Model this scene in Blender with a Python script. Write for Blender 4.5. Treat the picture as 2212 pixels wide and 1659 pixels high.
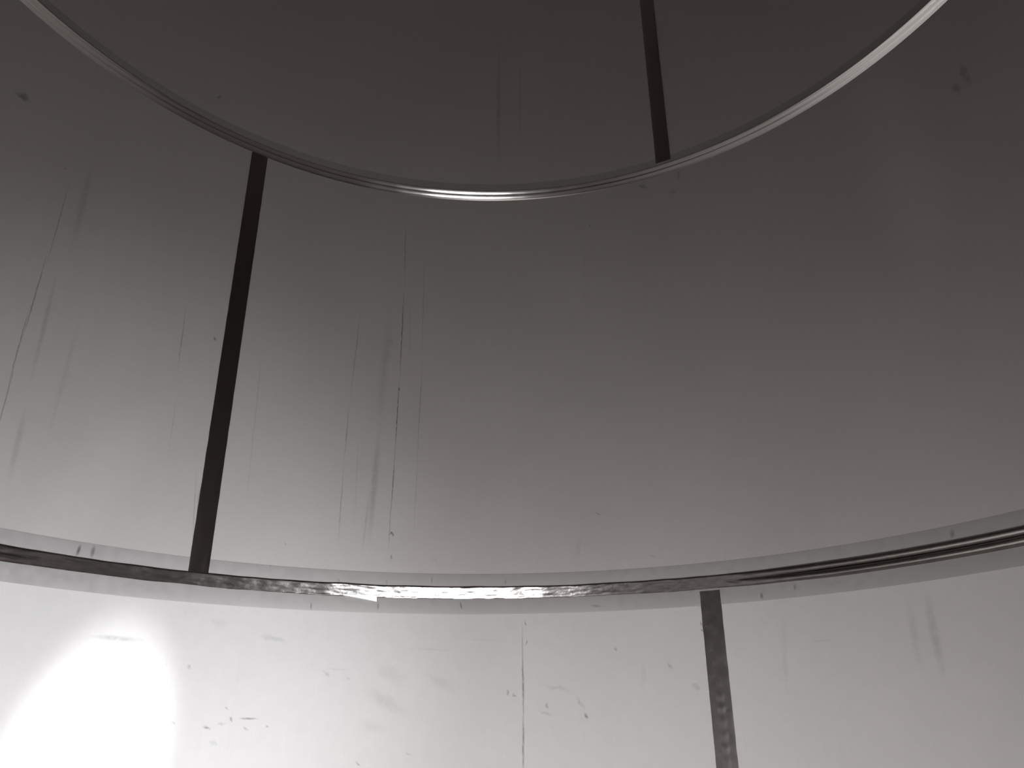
import bpy, bmesh, math, random
from mathutils import Matrix, Vector, noise
random.seed(4)
for o in list(bpy.data.objects): bpy.data.objects.remove(o)
SC = bpy.context.scene
C = SC.collection
PI = math.pi

# ------------------------------------------------------------------ place and camera
R = 1.39                                   # tank radius in metres
EYE = 1.09                                 # eye height over the tank floor
CX, CY = .0433*R, -.7832*R
F, PITCH, ROLL = 1700.6, .4226, -.0079
Z1, Z2, Z3 = EYE+.294*R, EYE+1.3744*R, EYE+2.46*R   # lower seam, upper seam, roof
W, H = 2212, 1659
cam = bpy.data.cameras.new('camera'); co = bpy.data.objects.new('camera', cam); C.objects.link(co)
cam.sensor_fit = 'HORIZONTAL'; cam.sensor_width = 36; cam.lens = F/W*36; cam.clip_start = .01
fwd = Vector((0, math.cos(PITCH), math.sin(PITCH))); U0 = Vector((0, -math.sin(PITCH), math.cos(PITCH))); X0 = Vector((1, 0, 0))
cr, sr = math.cos(ROLL), math.sin(ROLL)
rt = X0*cr + U0*sr; up = -X0*sr + U0*cr
M = Matrix((rt, up, -fwd)).transposed().to_4x4(); M.translation = (CX, CY, EYE)
co.matrix_world = M
SC.camera = co

# ------------------------------------------------------------------ light and exposure
SC.view_settings.view_transform = 'Standard'; SC.view_settings.look = 'None'
SC.view_settings.exposure = 0; SC.view_settings.gamma = 1; SC.view_settings.use_curve_mapping = False
w = bpy.data.worlds.new('world'); SC.world = w; w.use_nodes = True
w.node_tree.nodes['Background'].inputs[0].default_value = (.62, .72, .85, 1)
w.node_tree.nodes['Background'].inputs[1].default_value = 1.0

def area(name, loc, target, sx, sy, power, col, spread=180):
    l = bpy.data.lights.new(name, 'AREA'); l.shape = 'RECTANGLE'; l.size = sx; l.size_y = sy
    l.energy = power; l.color = col; l.spread = math.radians(spread)
    o = bpy.data.objects.new(name, l); C.objects.link(o); o.location = loc
    o.rotation_euler = (Vector(target)-Vector(loc)).to_track_quat('-Z', 'Y').to_euler()
    return o
# daylight entering by the low manway behind the camera, as two lamps set apart to double the seam highlight
MZ = .40
for dx in (-.095, .095):
    area('manway_daylight', (.13+dx, -R-.10, MZ), (.13+dx-1.15, 2, MZ+1.0), .10, .42, 17.5, (.945, .966, 1), 118)
def spot(name, loc, target, power, deg, blend, rad, col):
    l = bpy.data.lights.new(name, 'SPOT'); l.energy = power; l.spot_size = math.radians(deg); l.spot_blend = blend
    l.shadow_soft_size = rad; l.color = col
    o = bpy.data.objects.new(name, l); C.objects.link(o); o.location = loc
    o.rotation_euler = (Vector(target)-Vector(loc)).to_track_quat('-Z', 'Y').to_euler()
    return o

# ------------------------------------------------------------------ helpers
def at(x, y):
    """where the line of sight of one photo pixel meets the shell: (angle, height)"""
    d = fwd + rt*((x-W/2)/F) - up*((y-H/2)/F)
    a = d.x**2+d.y**2; b = CX*d.x+CY*d.y; c = CX**2+CY**2-R*R
    t = (-b+math.sqrt(b*b-a*c))/a
    return math.atan2(CX+t*d.x, CY+t*d.y), EYE+t*d.z
def P(th, z, r=R): return Vector((r*math.sin(th), r*math.cos(th), z))

def obj(name, bm, mat, parent=None, smooth=True):
    me = bpy.data.meshes.new(name); bmesh.ops.recalc_face_normals(bm, faces=bm.faces); bm.to_mesh(me); bm.free()
    if smooth:
        for p in me.polygons: p.use_smooth = True
    if smooth: me.set_sharp_from_angle(angle=math.radians(38))
    me.materials.append(mat)
    o = bpy.data.objects.new(name, me); C.objects.link(o)
    if parent: o.parent = parent
    return o
def tag(o, label=None, cat=None, kind=None, group=None):
    if label: o['label'] = label
    if cat: o['category'] = cat
    if kind: o['kind'] = kind
    if group: o['group'] = group
    return o
def sweep(ths, zs, prof, uvscale=True, closed=False):
    """prof(i) -> list of (dz, inward) ; ring sections joined along ths"""
    bm = bmesh.new(); uv = bm.loops.layers.uv.new('UVMap'); rows = []
    for i, th in enumerate(ths):
        rows.append([(bm.verts.new(P(th, zs[i]+dz, R-q)), (th*R, zs[i]+dz)) for dz, q in prof(i)])
    n = len(rows)
    for i in range(n if closed else n-1):
        a, b = rows[i], rows[(i+1) % n]
        for j in range(len(a)-1):
            f = bm.faces.new((a[j][0], b[j][0], b[j+1][0], a[j+1][0]))
            q = (a[j][1], b[j][1], b[j+1][1], a[j+1][1])
            for l, c in zip(f.loops, q):
                l[uv].uv = c if not (closed and i == n-1) else (c[0] if c[0] >= 0 else c[0]+2*PI*R, c[1])
    if not closed:
        for r_ in (rows[0], rows[-1]):
            try: bm.faces.new([v[0] for v in r_])
            except Exception: pass
    return bm

# ------------------------------------------------------------------ materials
def base_mat(name, col, metal, rough, aniso=0):
    m = bpy.data.materials.new(name); m.use_nodes = True
    b = m.node_tree.nodes['Principled BSDF']
    b.inputs['Base Color'].default_value = (*col, 1); b.inputs['Metallic'].default_value = metal
    b.inputs['Roughness'].default_value = rough
    return m, m.node_tree, b
def mth(nt, op, a, b=None, clamp=False):
    n = nt.nodes.new('ShaderNodeMath'); n.operation = op; n.use_clamp = clamp
    for k, v in enumerate((a, b)):
        if v is None: continue
        if isinstance(v, (int, float)): n.inputs[k].default_value = v
        else: nt.links.new(v, n.inputs[k])
    return n.outputs[0]
def ramp(nt, v, a, b, c=0, d=1):
    n = nt.nodes.new('ShaderNodeMapRange'); n.interpolation_type = 'SMOOTHSTEP'
    for k, q in zip(range(1, 5), (a, b, c, d)): n.inputs[k].default_value = q
    nt.links.new(v, n.inputs[0]); return n.outputs[0]
def nz(nt, vec, sx, sy, scale=1, detail=4, rough=.5):
    mp = nt.nodes.new('ShaderNodeMapping'); mp.inputs['Scale'].default_value = (sx, sy, 1)
    nt.links.new(vec, mp.inputs[0])
    n = nt.nodes.new('ShaderNodeTexNoise'); n.inputs['Scale'].default_value = scale
    n.inputs['Detail'].default_value = detail; n.inputs['Roughness'].default_value = rough
    nt.links.new(mp.outputs[0], n.inputs['Vector']); return n.outputs[0]
def uvn(nt):
    n = nt.nodes.new('ShaderNodeUVMap'); n.uv_map = 'UVMap'; return n.outputs[0]
def warp(nt, uv, amt, sc):
    n = nt.nodes.new('ShaderNodeTexNoise'); n.inputs['Scale'].default_value = sc; n.inputs['Detail'].default_value = 3
    nt.links.new(uv, n.inputs['Vector'])
    s = nt.nodes.new('ShaderNodeVectorMath'); s.operation = 'MULTIPLY_ADD'
    nt.links.new(n.outputs['Color'], s.inputs[0]); s.inputs[1].default_value = (amt, amt, 0)
    a = nt.nodes.new('ShaderNodeVectorMath'); a.operation = 'SUBTRACT'; nt.links.new(uv, a.inputs[0]); a.inputs[1].default_value = (amt/2, amt/2, 0)
    nt.links.new(a.outputs[0], s.inputs[2]); return s.outputs[0]
def marks(nt, uv, items, uvw=None):
    """scuffs and drawn lines: (x0,y0,x1,y1,width_mm,strength) in photo pixels, laid on the shell's own surface"""
    tot = None
    for x0, y0, x1, y1, wd, st in items:
        (t0, a0), (t1, a1) = at(x0, y0), at(x1, y1)
        u0, u1 = t0*R, t1*R
        L = math.hypot(u1-u0, a1-a0)/2 + wd/1000; ang = math.atan2(a1-a0, u1-u0)
        mp = nt.nodes.new('ShaderNodeMapping'); mp.vector_type = 'TEXTURE'
        mp.inputs['Location'].default_value = ((u0+u1)/2, (a0+a1)/2, 0); mp.inputs['Rotation'].default_value = (0, 0, ang)
        mp.inputs['Scale'].default_value = (L, wd/1000, 1); nt.links.new(uvw if (uvw and L*1000/wd < 7) else uv, mp.inputs[0])
        ln = nt.nodes.new('ShaderNodeVectorMath'); ln.operation = 'LENGTH'; nt.links.new(mp.outputs[0], ln.inputs[0])
        v = ramp(nt, ln.outputs['Value'], 1.0, .15, 0, st)
        tot = v if tot is None else mth(nt, 'ADD', tot, v)
    return tot

SHELL = dict(metal=.66, rough=.60, aniso=.55)
def shell_mat(name, col, items, streak=.10, mott=.05, metal=None, rough=None):
    metal = metal or SHELL['metal']; rough = rough or SHELL['rough']
    m, nt, b = base_mat(name, col, metal, rough)
    uv = uvn(nt)
    tg = nt.nodes.new('ShaderNodeTangent'); tg.direction_type = 'UV_MAP'; tg.uv_map = 'UVMap'   # upright rolling grain
    nt.links.new(tg.outputs[0], b.inputs['Tangent']); b.inputs['Anisotropic'].default_value = SHELL['aniso']
    d = marks(nt, warp(nt, uv, .005, 30), items, warp(nt, uv, .028, 38)) if items else None
    grain = nz(nt, uv, 400, 6, 1, 3)             # fine rolling grain
    big = nz(nt, uv, 1.2, 1.0, 2.2, 3)
    fine = nz(nt, uv, 1, 1, 30, 4)
    st = ramp(nt, nz(nt, uv, 38, .5, 1, 3, .6), .58, .80)     # faint run-down streaks
    patch = ramp(nt, nz(nt, uv, .9, .25, 1.7, 2), .45, .62)
    st = mth(nt, 'MULTIPLY', st, patch)
    k = mth(nt, 'ADD', mth(nt, 'MULTIPLY', mth(nt, 'SUBTRACT', big, .5), mott*3), 1.0)
    k = mth(nt, 'ADD', k, mth(nt, 'MULTIPLY', mth(nt, 'SUBTRACT', fine, .5), mott*1.5))
    k = mth(nt, 'ADD', k, mth(nt, 'MULTIPLY', mth(nt, 'SUBTRACT', grain, .5), .06))
    k = mth(nt, 'SUBTRACT', k, mth(nt, 'MULTIPLY', st, streak))
    if d is not None:
        br = ramp(nt, nz(nt, uv, 1, 1, 60, 3), .25, .6, .6, 1.35)
        k = mth(nt, 'SUBTRACT', k, mth(nt, 'MULTIPLY', d, br))
    k = mth(nt, 'MAXIMUM', k, .08)
    mx = nt.nodes.new('ShaderNodeVectorMath'); mx.operation = 'SCALE'
    mx.inputs[0].default_value = col; nt.links.new(k, mx.inputs['Scale'])
    nt.links.new(mx.outputs[0], b.inputs['Base Color'])
    nt.links.new(mth(nt, 'ADD', mth(nt, 'MULTIPLY', big, .08), rough-.04), b.inputs['Roughness'])
    bp = nt.nodes.new('ShaderNodeBump'); bp.inputs['Strength'].default_value = .04; bp.inputs['Distance'].default_value = .001
    nt.links.new(fine, bp.inputs['Height']); nt.links.new(bp.outputs[0], b.inputs['Normal'])
    return m

low_marks = [(1128,1325,1129,1480,3,.22),(1129,1400,1131,1570,4.2,.40),(1130,1520,1131,1700,4.6,.38),(1134,1340,1136,1350,3.5,.35),(1136,1385,1136,1392,4,.35),
  (1092,1492,1099,1499,5,.3),(1108,1498,1116,1505,5,.22),(1182,1520,1184,1528,5,.28),(1265,1538,1272,1549,6,.38),(1245,1505,1262,1532,6,.16),(1170,1480,1240,1496,9,.10),(1165,1535,1195,1545,6,.12),
  (440,1568,452,1576,6,.4),(470,1566,486,1560,5,.16),(498,1552,503,1556,5,.42),(513,1552,560,1553,4,.35),(486,1528,492,1533,4,.25),(576,1565,580,1570,4,.28),(520,1568,532,1578,5,.2),(450,1600,470,1610,6,.12),(405,1440,410,1445,6,.18),(370,1558,376,1562,4,.18),
  (780,1560,830,1575,20,.05),(820,1440,870,1470,30,.06),(560,1375,620,1385,10,.12),(190,1373,320,1385,10,.22),(455,1340,490,1350,14,.06),
  (790,1490,880,1540,26,.09),(920,1455,980,1490,20,.07),(700,1450,710,1460,8,.14),(750,1460,756,1466,3,.2),(768,1647,776,1652,5,.25),(880,1624,886,1630,4,.18),
  (1328,1400,1332,1404,4,.3),(1445,1432,1452,1445,9,.16),(1390,1420,1392,1500,10,.05),(1500,1480,1508,1490,9,.13),
  (1508,1310,1512,1311,3,.3),(1515,1340,1520,1362,3.5,.3),(1512,1362,1522,1364,3,.38),(1516,1350,1522,1352,3,.25),
  (1998,1270,2040,1470,16,.14),(1960,1290,1990,1450,14,.07),(1690,1300,1700,1520,10,.05),(1000,1380,1090,1384,5,.05),(860,1400,1000,1405,6,.05),(1740,1385,1800,1384,3,.08),(700,1445,760,1447,4,.08)]
mid_marks = [(877,450,873,640,2.2,.30),(874,600,862,850,2.6,.48),(864,800,852,1000,2.6,.5),(855,950,843,1130,2.6,.40),(846,1060,838,1210,2.2,.25),
  (845,1145,850,1162,3,.42),(845,1200,846,1210,3.5,.34),(848,1150,843,1158,3,.32),(858,838,866,846,3,.4),
  (917,520,912,800,3,.14),(914,760,900,1000,3,.22),(906,900,890,1230,3,.10),(890,560,880,900,2,.1),
  (783,640,752,900,4,.16),(756,860,742,1010,3,.24),(745,980,728,1200,3,.2),(845,640,815,960,20,.08),(822,900,795,1200,16,.14),(800,1050,780,1210,5,.14),(838,730,852,745,12,.08),(775,900,765,1180,3,.08),
  (462,728,468,738,6,.42),(570,720,540,1020,3,.12),(553,860,530,1120,2.2,.10),
  (405,640,380,830,3,.2),(385,830,360,1010,2.4,.12),(425,1000,415,1200,3,.16),(432,1040,425,1120,4,.15),
  (160,360,90,610,3,.2),(110,520,40,760,3,.34),(70,640,10,860,2.5,.34),(40,760,-20,980,2.5,.28),(130,560,60,850,10,.12),(205,330,150,560,16,.10),(60,860,15,1060,12,.1),(185,640,90,1000,10,.06),
  (46,205,58,214,16,.28),(36,198,50,212,10,.15),(140,362,143,366,4,.4),(2075,140,2095,180,14,.22),(2060,180,2072,200,14,.18),
  (1384,402,1396,404,10,.28),(1448,412,1462,416,10,.16),(1464,368,1468,390,8,.18),(1274,487,1278,489,3,.3),(1284,1106,1300,1114,2,.3),(612,1172,616,1178,5,.22),
  (930,1200,960,1230,8,.05),(1256,1150,1244,1210,12,.06),(1400,1200,1420,1205,3,.12)]
top_marks = [(1078,60,1076,400,14,.13),(1125,80,1120,380,8,.07),(1320,20,1318,300,6,.05),(470,212,478,208,8,.3),(1094,305,1096,308,3,.3)]
STEEL = (.482, .447, .424)
m_low = shell_mat('dull_stainless_sheet_scuffed', (.50, .472, .458), low_marks, .03, .05, .42, .68)
m_mid = shell_mat('dull_stainless_sheet_streaked', STEEL, mid_marks, .05, .03)
m_top = shell_mat('dull_stainless_sheet', STEEL, top_marks, .04, .03)
m_floor = shell_mat('dull_stainless_floor', STEEL, None, .05, .05)

def metal_mat(name, col, rough, nscale=90, var=.25, bump=.15, metal=1.0, items=None, sx=1, sy=1, dist=.0015, aniso=0):
    m, nt, b = base_mat(name, col, metal, rough)
    uv = uvn(nt)
    if aniso:
        tg = nt.nodes.new('ShaderNodeTangent'); tg.direction_type = 'UV_MAP'; tg.uv_map = 'UVMap'
        nt.links.new(tg.outputs[0], b.inputs['Tangent']); b.inputs['Anisotropic'].default_value = aniso
    n = nz(nt, uv, sx, sy, nscale, 4); n2 = nz(nt, uv, 1, 1, 6, 3)
    k = mth(nt, 'ADD', mth(nt, 'MULTIPLY', mth(nt, 'ADD', n, n2), var), 1-var)
    if items: k = mth(nt, 'MAXIMUM', mth(nt, 'SUBTRACT', k, marks(nt, warp(nt, uv, .004, 60), items)), .05)
    mx = nt.nodes.new('ShaderNodeVectorMath'); mx.operation = 'SCALE'; mx.inputs[0].default_value = col
    nt.links.new(k, mx.inputs['Scale']); nt.links.new(mx.outputs[0], b.inputs['Base Color'])
    nt.links.new(mth(nt, 'ADD', mth(nt, 'MULTIPLY', n, rough*.5), rough*.72), b.inputs['Roughness'])
    bp = nt.nodes.new('ShaderNodeBump'); bp.inputs['Strength'].default_value = bump; bp.inputs['Distance'].default_value = dist
    nt.links.new(n, bp.inputs['Height']); nt.links.new(bp.outputs[0], b.inputs['Normal'])
    return m
band_marks = [(994,1298,998,1318,3.5,.5),(817,1300,816,1318,5,.35),(672,1300,672,1318,4,.35),(1645,1282,1646,1292,6,.5),(1716,1262,1718,1274,5,.3),(1275,1308,1300,1310,5,.3),
  (174,1178,165,1200,6,.6),(203,1180,197,1204,8,.45),(933,1245,933,1262,4,.25),(1092,1252,1092,1264,5,.25),(2057,1145,2057,1160,8,.35),(730,1250,733,1258,6,.2),(835,1252,835,1262,5,.2),(586,1213,584,1224,4,.3)]
m_band = metal_mat('ground_steel_beside_weld', (.36, .338, .325), .60, 40, .10, .05, .62, band_marks, aniso=.5)
m_bead_low = metal_mat('ground_weld_metal', (.27, .25, .235), .20, 40, .35, .35, 1, None, 1, 2, .0016)
m_bead_up = metal_mat('bright_rolled_weld_metal', (.36, .34, .325), .10, 12, .0, .0)
m_strip = metal_mat('polished_dark_weld_strip', (.26, .235, .215), .20, 60, .12, .04, 1, None, 1, .2)
m_strip_low = metal_mat('dark_weld_strip_with_ripples', (.29, .268, .255), .27, 30, .12, .0)
m_lip = metal_mat('bright_weld_lip', (.5, .48, .47), .42)

# ------------------------------------------------------------------ setting: shell courses, floor, roof
def course(name, z0, z1, mat, hole=None, nz_=12, n=288):
    bm = bmesh.new(); uv = bm.loops.layers.uv.new('UVMap')
    T = .004
    zs = [z0+(z1-z0)*k/nz_ for k in range(nz_+1)]
    if hole: zs = sorted(set(zs[0:1]+[hole[1], hole[2]]+[z for z in zs[1:] if not(hole[1]-.02 < z < hole[2]+.02)] + [hole[1]+(hole[2]-hole[1])*k/6 for k in range(1, 6)]))
    g = {}
    for s, r in ((0, R), (1, R+T)):
        for j, z in enumerate(zs):
            for i in range(n): g[s, i, j] = bm.verts.new(P(-PI+2*PI*i/n, z, r))
    def quad(vs, cs):
        f = bm.faces.new(vs)
        for l, c in zip(f.loops, cs): l[uv].uv = c
    solid = lambda i, j: not (hole and j >= 0 and j < len(zs)-1 and hole[1]-1e-6 <= zs[j] and zs[j+1] <= hole[2]+1e-6 and abs(((-PI+2*PI*((i % n)+.5)/n) - hole[0] + PI) % (2*PI) - PI) < hole[3])
    for j in range(len(zs)-1):
        for i in range(n):
            if not solid(i, j): continue
            i2 = (i+1) % n; u0 = (-PI+2*PI*i/n)*R; u1 = (-PI+2*PI*(i+1)/n)*R
            cs = [(u0, zs[j]), (u1, zs[j]), (u1, zs[j+1]), (u0, zs[j+1])]
            quad([g[0, i, j], g[0, i2, j], g[0, i2, j+1], g[0, i, j+1]], cs)
            quad([g[1, i, j+1], g[1, i2, j+1], g[1, i2, j], g[1, i, j]], cs[::-1])
            for (a, b, ok) in ((g[0, i, j], 0, solid(i-1, j)), (g[0, i2, j], 1, solid(i+1, j))):
                if not ok:
                    k = i if b == 0 else i2
                    quad([g[0, k, j], g[0, k, j+1], g[1, k, j+1], g[1, k, j]], cs)
            for jj, ok in ((j, solid(i, j-1) if j > 0 else False), (j+1, solid(i, j+1) if j < len(zs)-2 else False)):
                if not ok: quad([g[0, i, jj], g[0, i2, jj], g[1, i2, jj], g[1, i, jj]], cs)
    o = obj(name, bm, mat)
    return tag(o, kind='structure')
MA = PI - .13/R                                   # manway angle, behind the camera
HW = .165
course('wall_lower', 0, Z1, m_low, hole=(MA, MZ-.24, MZ+.24, HW))
course('wall_middle', Z1, Z2, m_mid)
course('wall_upper', Z2, Z3, m_top)
def disc(name, z, rise, mat, th):
    bm = bmesh.new(); uv = bm.loops.layers.uv.new('UVMap'); n = 96
    def ring(dz, s): return [[bm.verts.new((q*(R+.004)*math.sin(2*PI*i/n), q*(R+.004)*math.cos(2*PI*i/n), z+dz+rise*(1-q))) for i in range(n)] for q in (1, .75, .5, .25, .02)]
    a, b = ring(0, 1), ring(th, 1)
    for g_ in (a, b):
        for k in range(4):
            for i in range(n): bm.faces.new((g_[k][i], g_[k][(i+1) % n], g_[k+1][(i+1) % n], g_[k+1][i]))
        bm.faces.new(g_[4])
    for i in range(n): bm.faces.new((a[0][i], a[0][(i+1) % n], b[0][(i+1) % n], b[0][i]))
    for f in bm.faces:
        for l in f.loops: l[uv].uv = (l.vert.co.x, l.vert.co.y)
    return tag(obj(name, bm, mat, smooth=False), kind='structure')
disc('floor', -.006, 0, m_floor, .006)
disc('ceiling', Z3, .28, m_top, .006)

# ------------------------------------------------------------------ ring seams (run right round the tank)
N = 720
RTH = [-PI+2*PI*i/N for i in range(N)]
def fract(th, s, seed): return noise.noise(Vector((math.cos(th)*s, math.sin(th)*s, seed)))
def band(z, lo, hi, mat, parent, h=.0006):
    prof = [(lo, -.001), (lo, h*.6), (lo+.004, h), (hi-.004, h), (hi, h*.6), (hi, -.001)]
    bm = sweep(RTH, [z]*N, lambda i: prof, closed=True)
    return obj('ground_band', bm, mat, parent)
def ringseam(name, z, label, prof, mat, bands, bmat):
    e = bpy.data.objects.new(name, None); C.objects.link(e); e.location = (0, 0, 0)
    tag(e, label, 'weld seam', group='ring weld seams around the tank')
    obj('weld_bead', sweep(RTH, [z]*N, prof, closed=True), mat, e)
    for lo, hi in bands: band(z, lo, hi, bmat, e)
    return e
def ridge(z0):                 # one ridge: long face turned down towards the floor, short one above it
    out = []
    for k in range(7):
        t = k/6; out.append((z0+.0145*t, .0124*(t+.05*math.sin(PI*t))))
    return out+[(z0+.0165, .0095), (z0+.0185, .003)]
up_prof = [(-.021, -.001), (-.021, .0)] + ridge(-.0205) + ridge(.0005) + [(.0205, -.001)]
ringseam('weld_seam', Z2, 'bright double-ridged ring weld seam between the middle and top sheets', lambda i: up_prof, m_bead_up,
         [(.0205, .058)], m_band)
def low_prof(i):
    th = RTH[i]
    # hand-ground irregular in the middle, clean double ridge towards the right
    clean = min(1, max(0, (th-.50)/.22)) if th < 2.4 else 1
    if th < -.9: clean = min(1, (-.9-th)/.3)
    hw = .0185*(1+.10*fract(th, 9, 1)*(1-clean)) + .004*clean
    h = .0085*(1+.25*fract(th, 22, 2)*(1-clean)); sh = .0016*fract(th, 14, 5)*(1-clean)
    out = []
    for k in range(-12, 13):
        t = k/12; a = abs(t)
        if a == 1: q = -.001
        else:
            single = h*(.62+.50*t)*(1-a**18)**.5
            dbl = h*1.2*((.25+.75*math.sqrt(max(0, 1-((a-.5)/.5)**2))) if a < .5 else math.sqrt(max(0, 1-((a-.5)/.5)**2)))
            q = single*(1-clean)+dbl*clean
            q += .0007*(1-clean)*noise.noise(Vector((th*90, t*2.5, 3)))
        out.append((t*hw+sh, q))
    return out
seam1 = ringseam('weld_seam', Z1, 'ground ring weld seam with dull side bands between the lower and middle sheets', low_prof, m_bead_low,
         [(.0165, .058), (-.064, -.0165)], m_band)
# bright lifted lip hanging below the bead
(ta, za), (tb, zb) = at(742, 1289), at(813, 1296)
bm = bmesh.new(); uv = bm.loops.layers.uv.new('UVMap'); rows = []
for k in range(13):
    t = k/12; th = ta+(tb-ta)*t; wv = .0005+.0135*t**1.2; z = Z1-.0165
    rows.append([bm.verts.new(P(th, z+.003, R-.001)), bm.verts.new(P(th, z+.003, R-.0088)), bm.verts.new(P(th, z-wv*.5, R-.0081+wv*.12)), bm.verts.new(P(th, z-wv, R-.0081+wv*.24)), bm.verts.new(P(th, z-wv, R+.0005))])
for a, b in zip(rows, rows[1:]):
    for j in range(5): bm.faces.new((a[j], b[j], b[(j+1) % 5], a[(j+1) % 5]))
bm.faces.new(rows[0]); bm.faces.new(rows[-1])
tag(obj('weld_lip', bm, m_lip, seam1), 'bright lifted sliver of weld metal')

# ------------------------------------------------------------------ upright seams
def strip(name, label, p0, p1, hw0, hw1, mat, h=.004, n=90, jag=.0008, seed=0, lean=0):
    (t0, a0), (t1, a1) = at(*p0) if isinstance(p0[1], (int,)) else p0, at(*p1) if isinstance(p1[1], (int,)) else p1
    bm = bmesh.new(); uv = bm.loops.layers.uv.new('UVMap'); rows = []
    cols = [(-1, -.001), (-1, .8), (-.93, .93), (-.8, 1), (-.4, 1.04), (0, 1.06), (.4, 1.04), (.8, 1), (.93, .93), (1, .8), (1, -.001)]
    for k in range(n+1):
        t = k/n; th = t0+(t1-t0)*t; z = a0+(a1-a0)*t; hw = hw0+(hw1-hw0)*t
        row = []
        for c, q in cols:
            e_ = jag*noise.noise(Vector((z*25, c*3, seed)))*(1 if abs(c) > .9 else 0)
            hh = -.001 if q == -.001 else h*q*(1+lean*c)
            row.append((bm.verts.new(P(th+(c*hw+e_)/R, z, R-hh)), (th*R+c*hw, z)))
        rows.append(row)
    for a, b in zip(rows, rows[1:]):
        for j in range(len(cols)-1):
            f = bm.faces.new((a[j][0], a[j+1][0], b[j+1][0], b[j][0]))
            for l, c in zip(f.loops, (a[j][1], a[j+1][1], b[j+1][1], b[j][1])): l[uv].uv = c
    for r_ in (rows[0], rows[-1]): bm.faces.new([v[0] for v in r_])
    return tag(obj(name, bm, mat), label, 'weld seam', group='upright weld seams'), (t0, a0, t1, a1)
strip('weld_seam', 'long dark upright weld strip on the middle sheet, left of centre', (561, 336), (427, 1241), .028, .0275, m_strip, seed=1)
strip('weld_seam', 'dark upright weld strip on the top sheet, ending on the bright ring seam', (1382, -140), (1433, 350), .028, .028, m_strip, seed=2)
b_, (t0, a0, t1, a1) = strip('weld_seam', 'upright weld strip with ripple marks on the lower sheet, below the ring seam', (1533, 1276), (1597, 1910), .0295, .0295, m_strip_low, h=.0014, seed=3, jag=.0012)
# ripples of the weld run along its middle
bm = bmesh.new(); uv = bm.loops.layers.uv.new('UVMap')
rows = []
r0, r1 = at(1553, 1455)[1], a1+.02
n = 360
for k in range(n+1):
    t = k/n; z = r0+(r1-r0)*t; th = t0+(t1-t0)*(z-a0)/(a1-a0)
    ph = z/.034 + .35*noise.noise(Vector((z*14, 0, 1)))
    env = min(1, k/40)
    amp = .0011*env*(.6+.4*math.sin(2*PI*ph))*(.7+.6*noise.noise(Vector((z*20, 5, 1))))
    hw = .017*(.5+.5*env)
    rows.append([bm.verts.new(P(th+(c*hw)/R, z-.003*(1-c*c), R-(.0013+(.0004+amp*.8)*(1-c*c)**2))) for c in (-1, -.75, -.5, -.25, 0, .25, .5, .75, 1)])
for a, b in zip(rows, rows[1:]):
    for j in range(8): bm.faces.new((a[j], a[j+1], b[j+1], b[j]))
for r_ in (rows[0], rows[-1]): bm.faces.new(r_)
obj('weld_ripple', bm, m_strip_low, b_)

# ------------------------------------------------------------------ the beam of a torch on the lower left of the wall
tt, tz = at(160, 1700)
b1 = spot('torch_beam', (.30, -R+.12, .55), P(tt, tz), 520, 19, .85, .02, (.93, .975, 1))
b1.rotation_euler = (b1.rotation_euler.to_matrix() @ Matrix.Rotation(math.radians(-9), 3, 'Z')).to_euler()
b1.scale = (.50, 1, 1)
spot('left_wall_fill', (.30, -R+.12, .55), P(tt-.1, tz+.26), 200, 50, 1, .02, (.86, .94, 1))  # second, wider spot added to brighten the left of the wall
# unseen narrow spots added to lay soft streaks of light on the shell
def streak(name, src, a, b, power, wide):
    A, B = P(*at(*a)), P(*at(*b)); S = Vector(src); M_ = (A+B)/2; d = (M_-S).normalized()
    ang = 2*math.degrees((A-S).angle(B-S)/1.0)
    o = spot(name, src, M_, power, ang*.9, 1, .03, (1, .98, .95))
    y = (B-A)-(B-A).dot(d)*d; y.normalize(); x = y.cross(-d)
    o.rotation_euler = Matrix((x, y, -d)).transposed().to_euler(); o.scale = (wide, 1, 1)
streak('added_streak_spot', (.75, -.95, .6), (70, 1190), (300, 930), 20, .30)
streak('added_streak_spot', (-.6, -.95, .6), (1890, 170), (2000, 500), 13, .32)
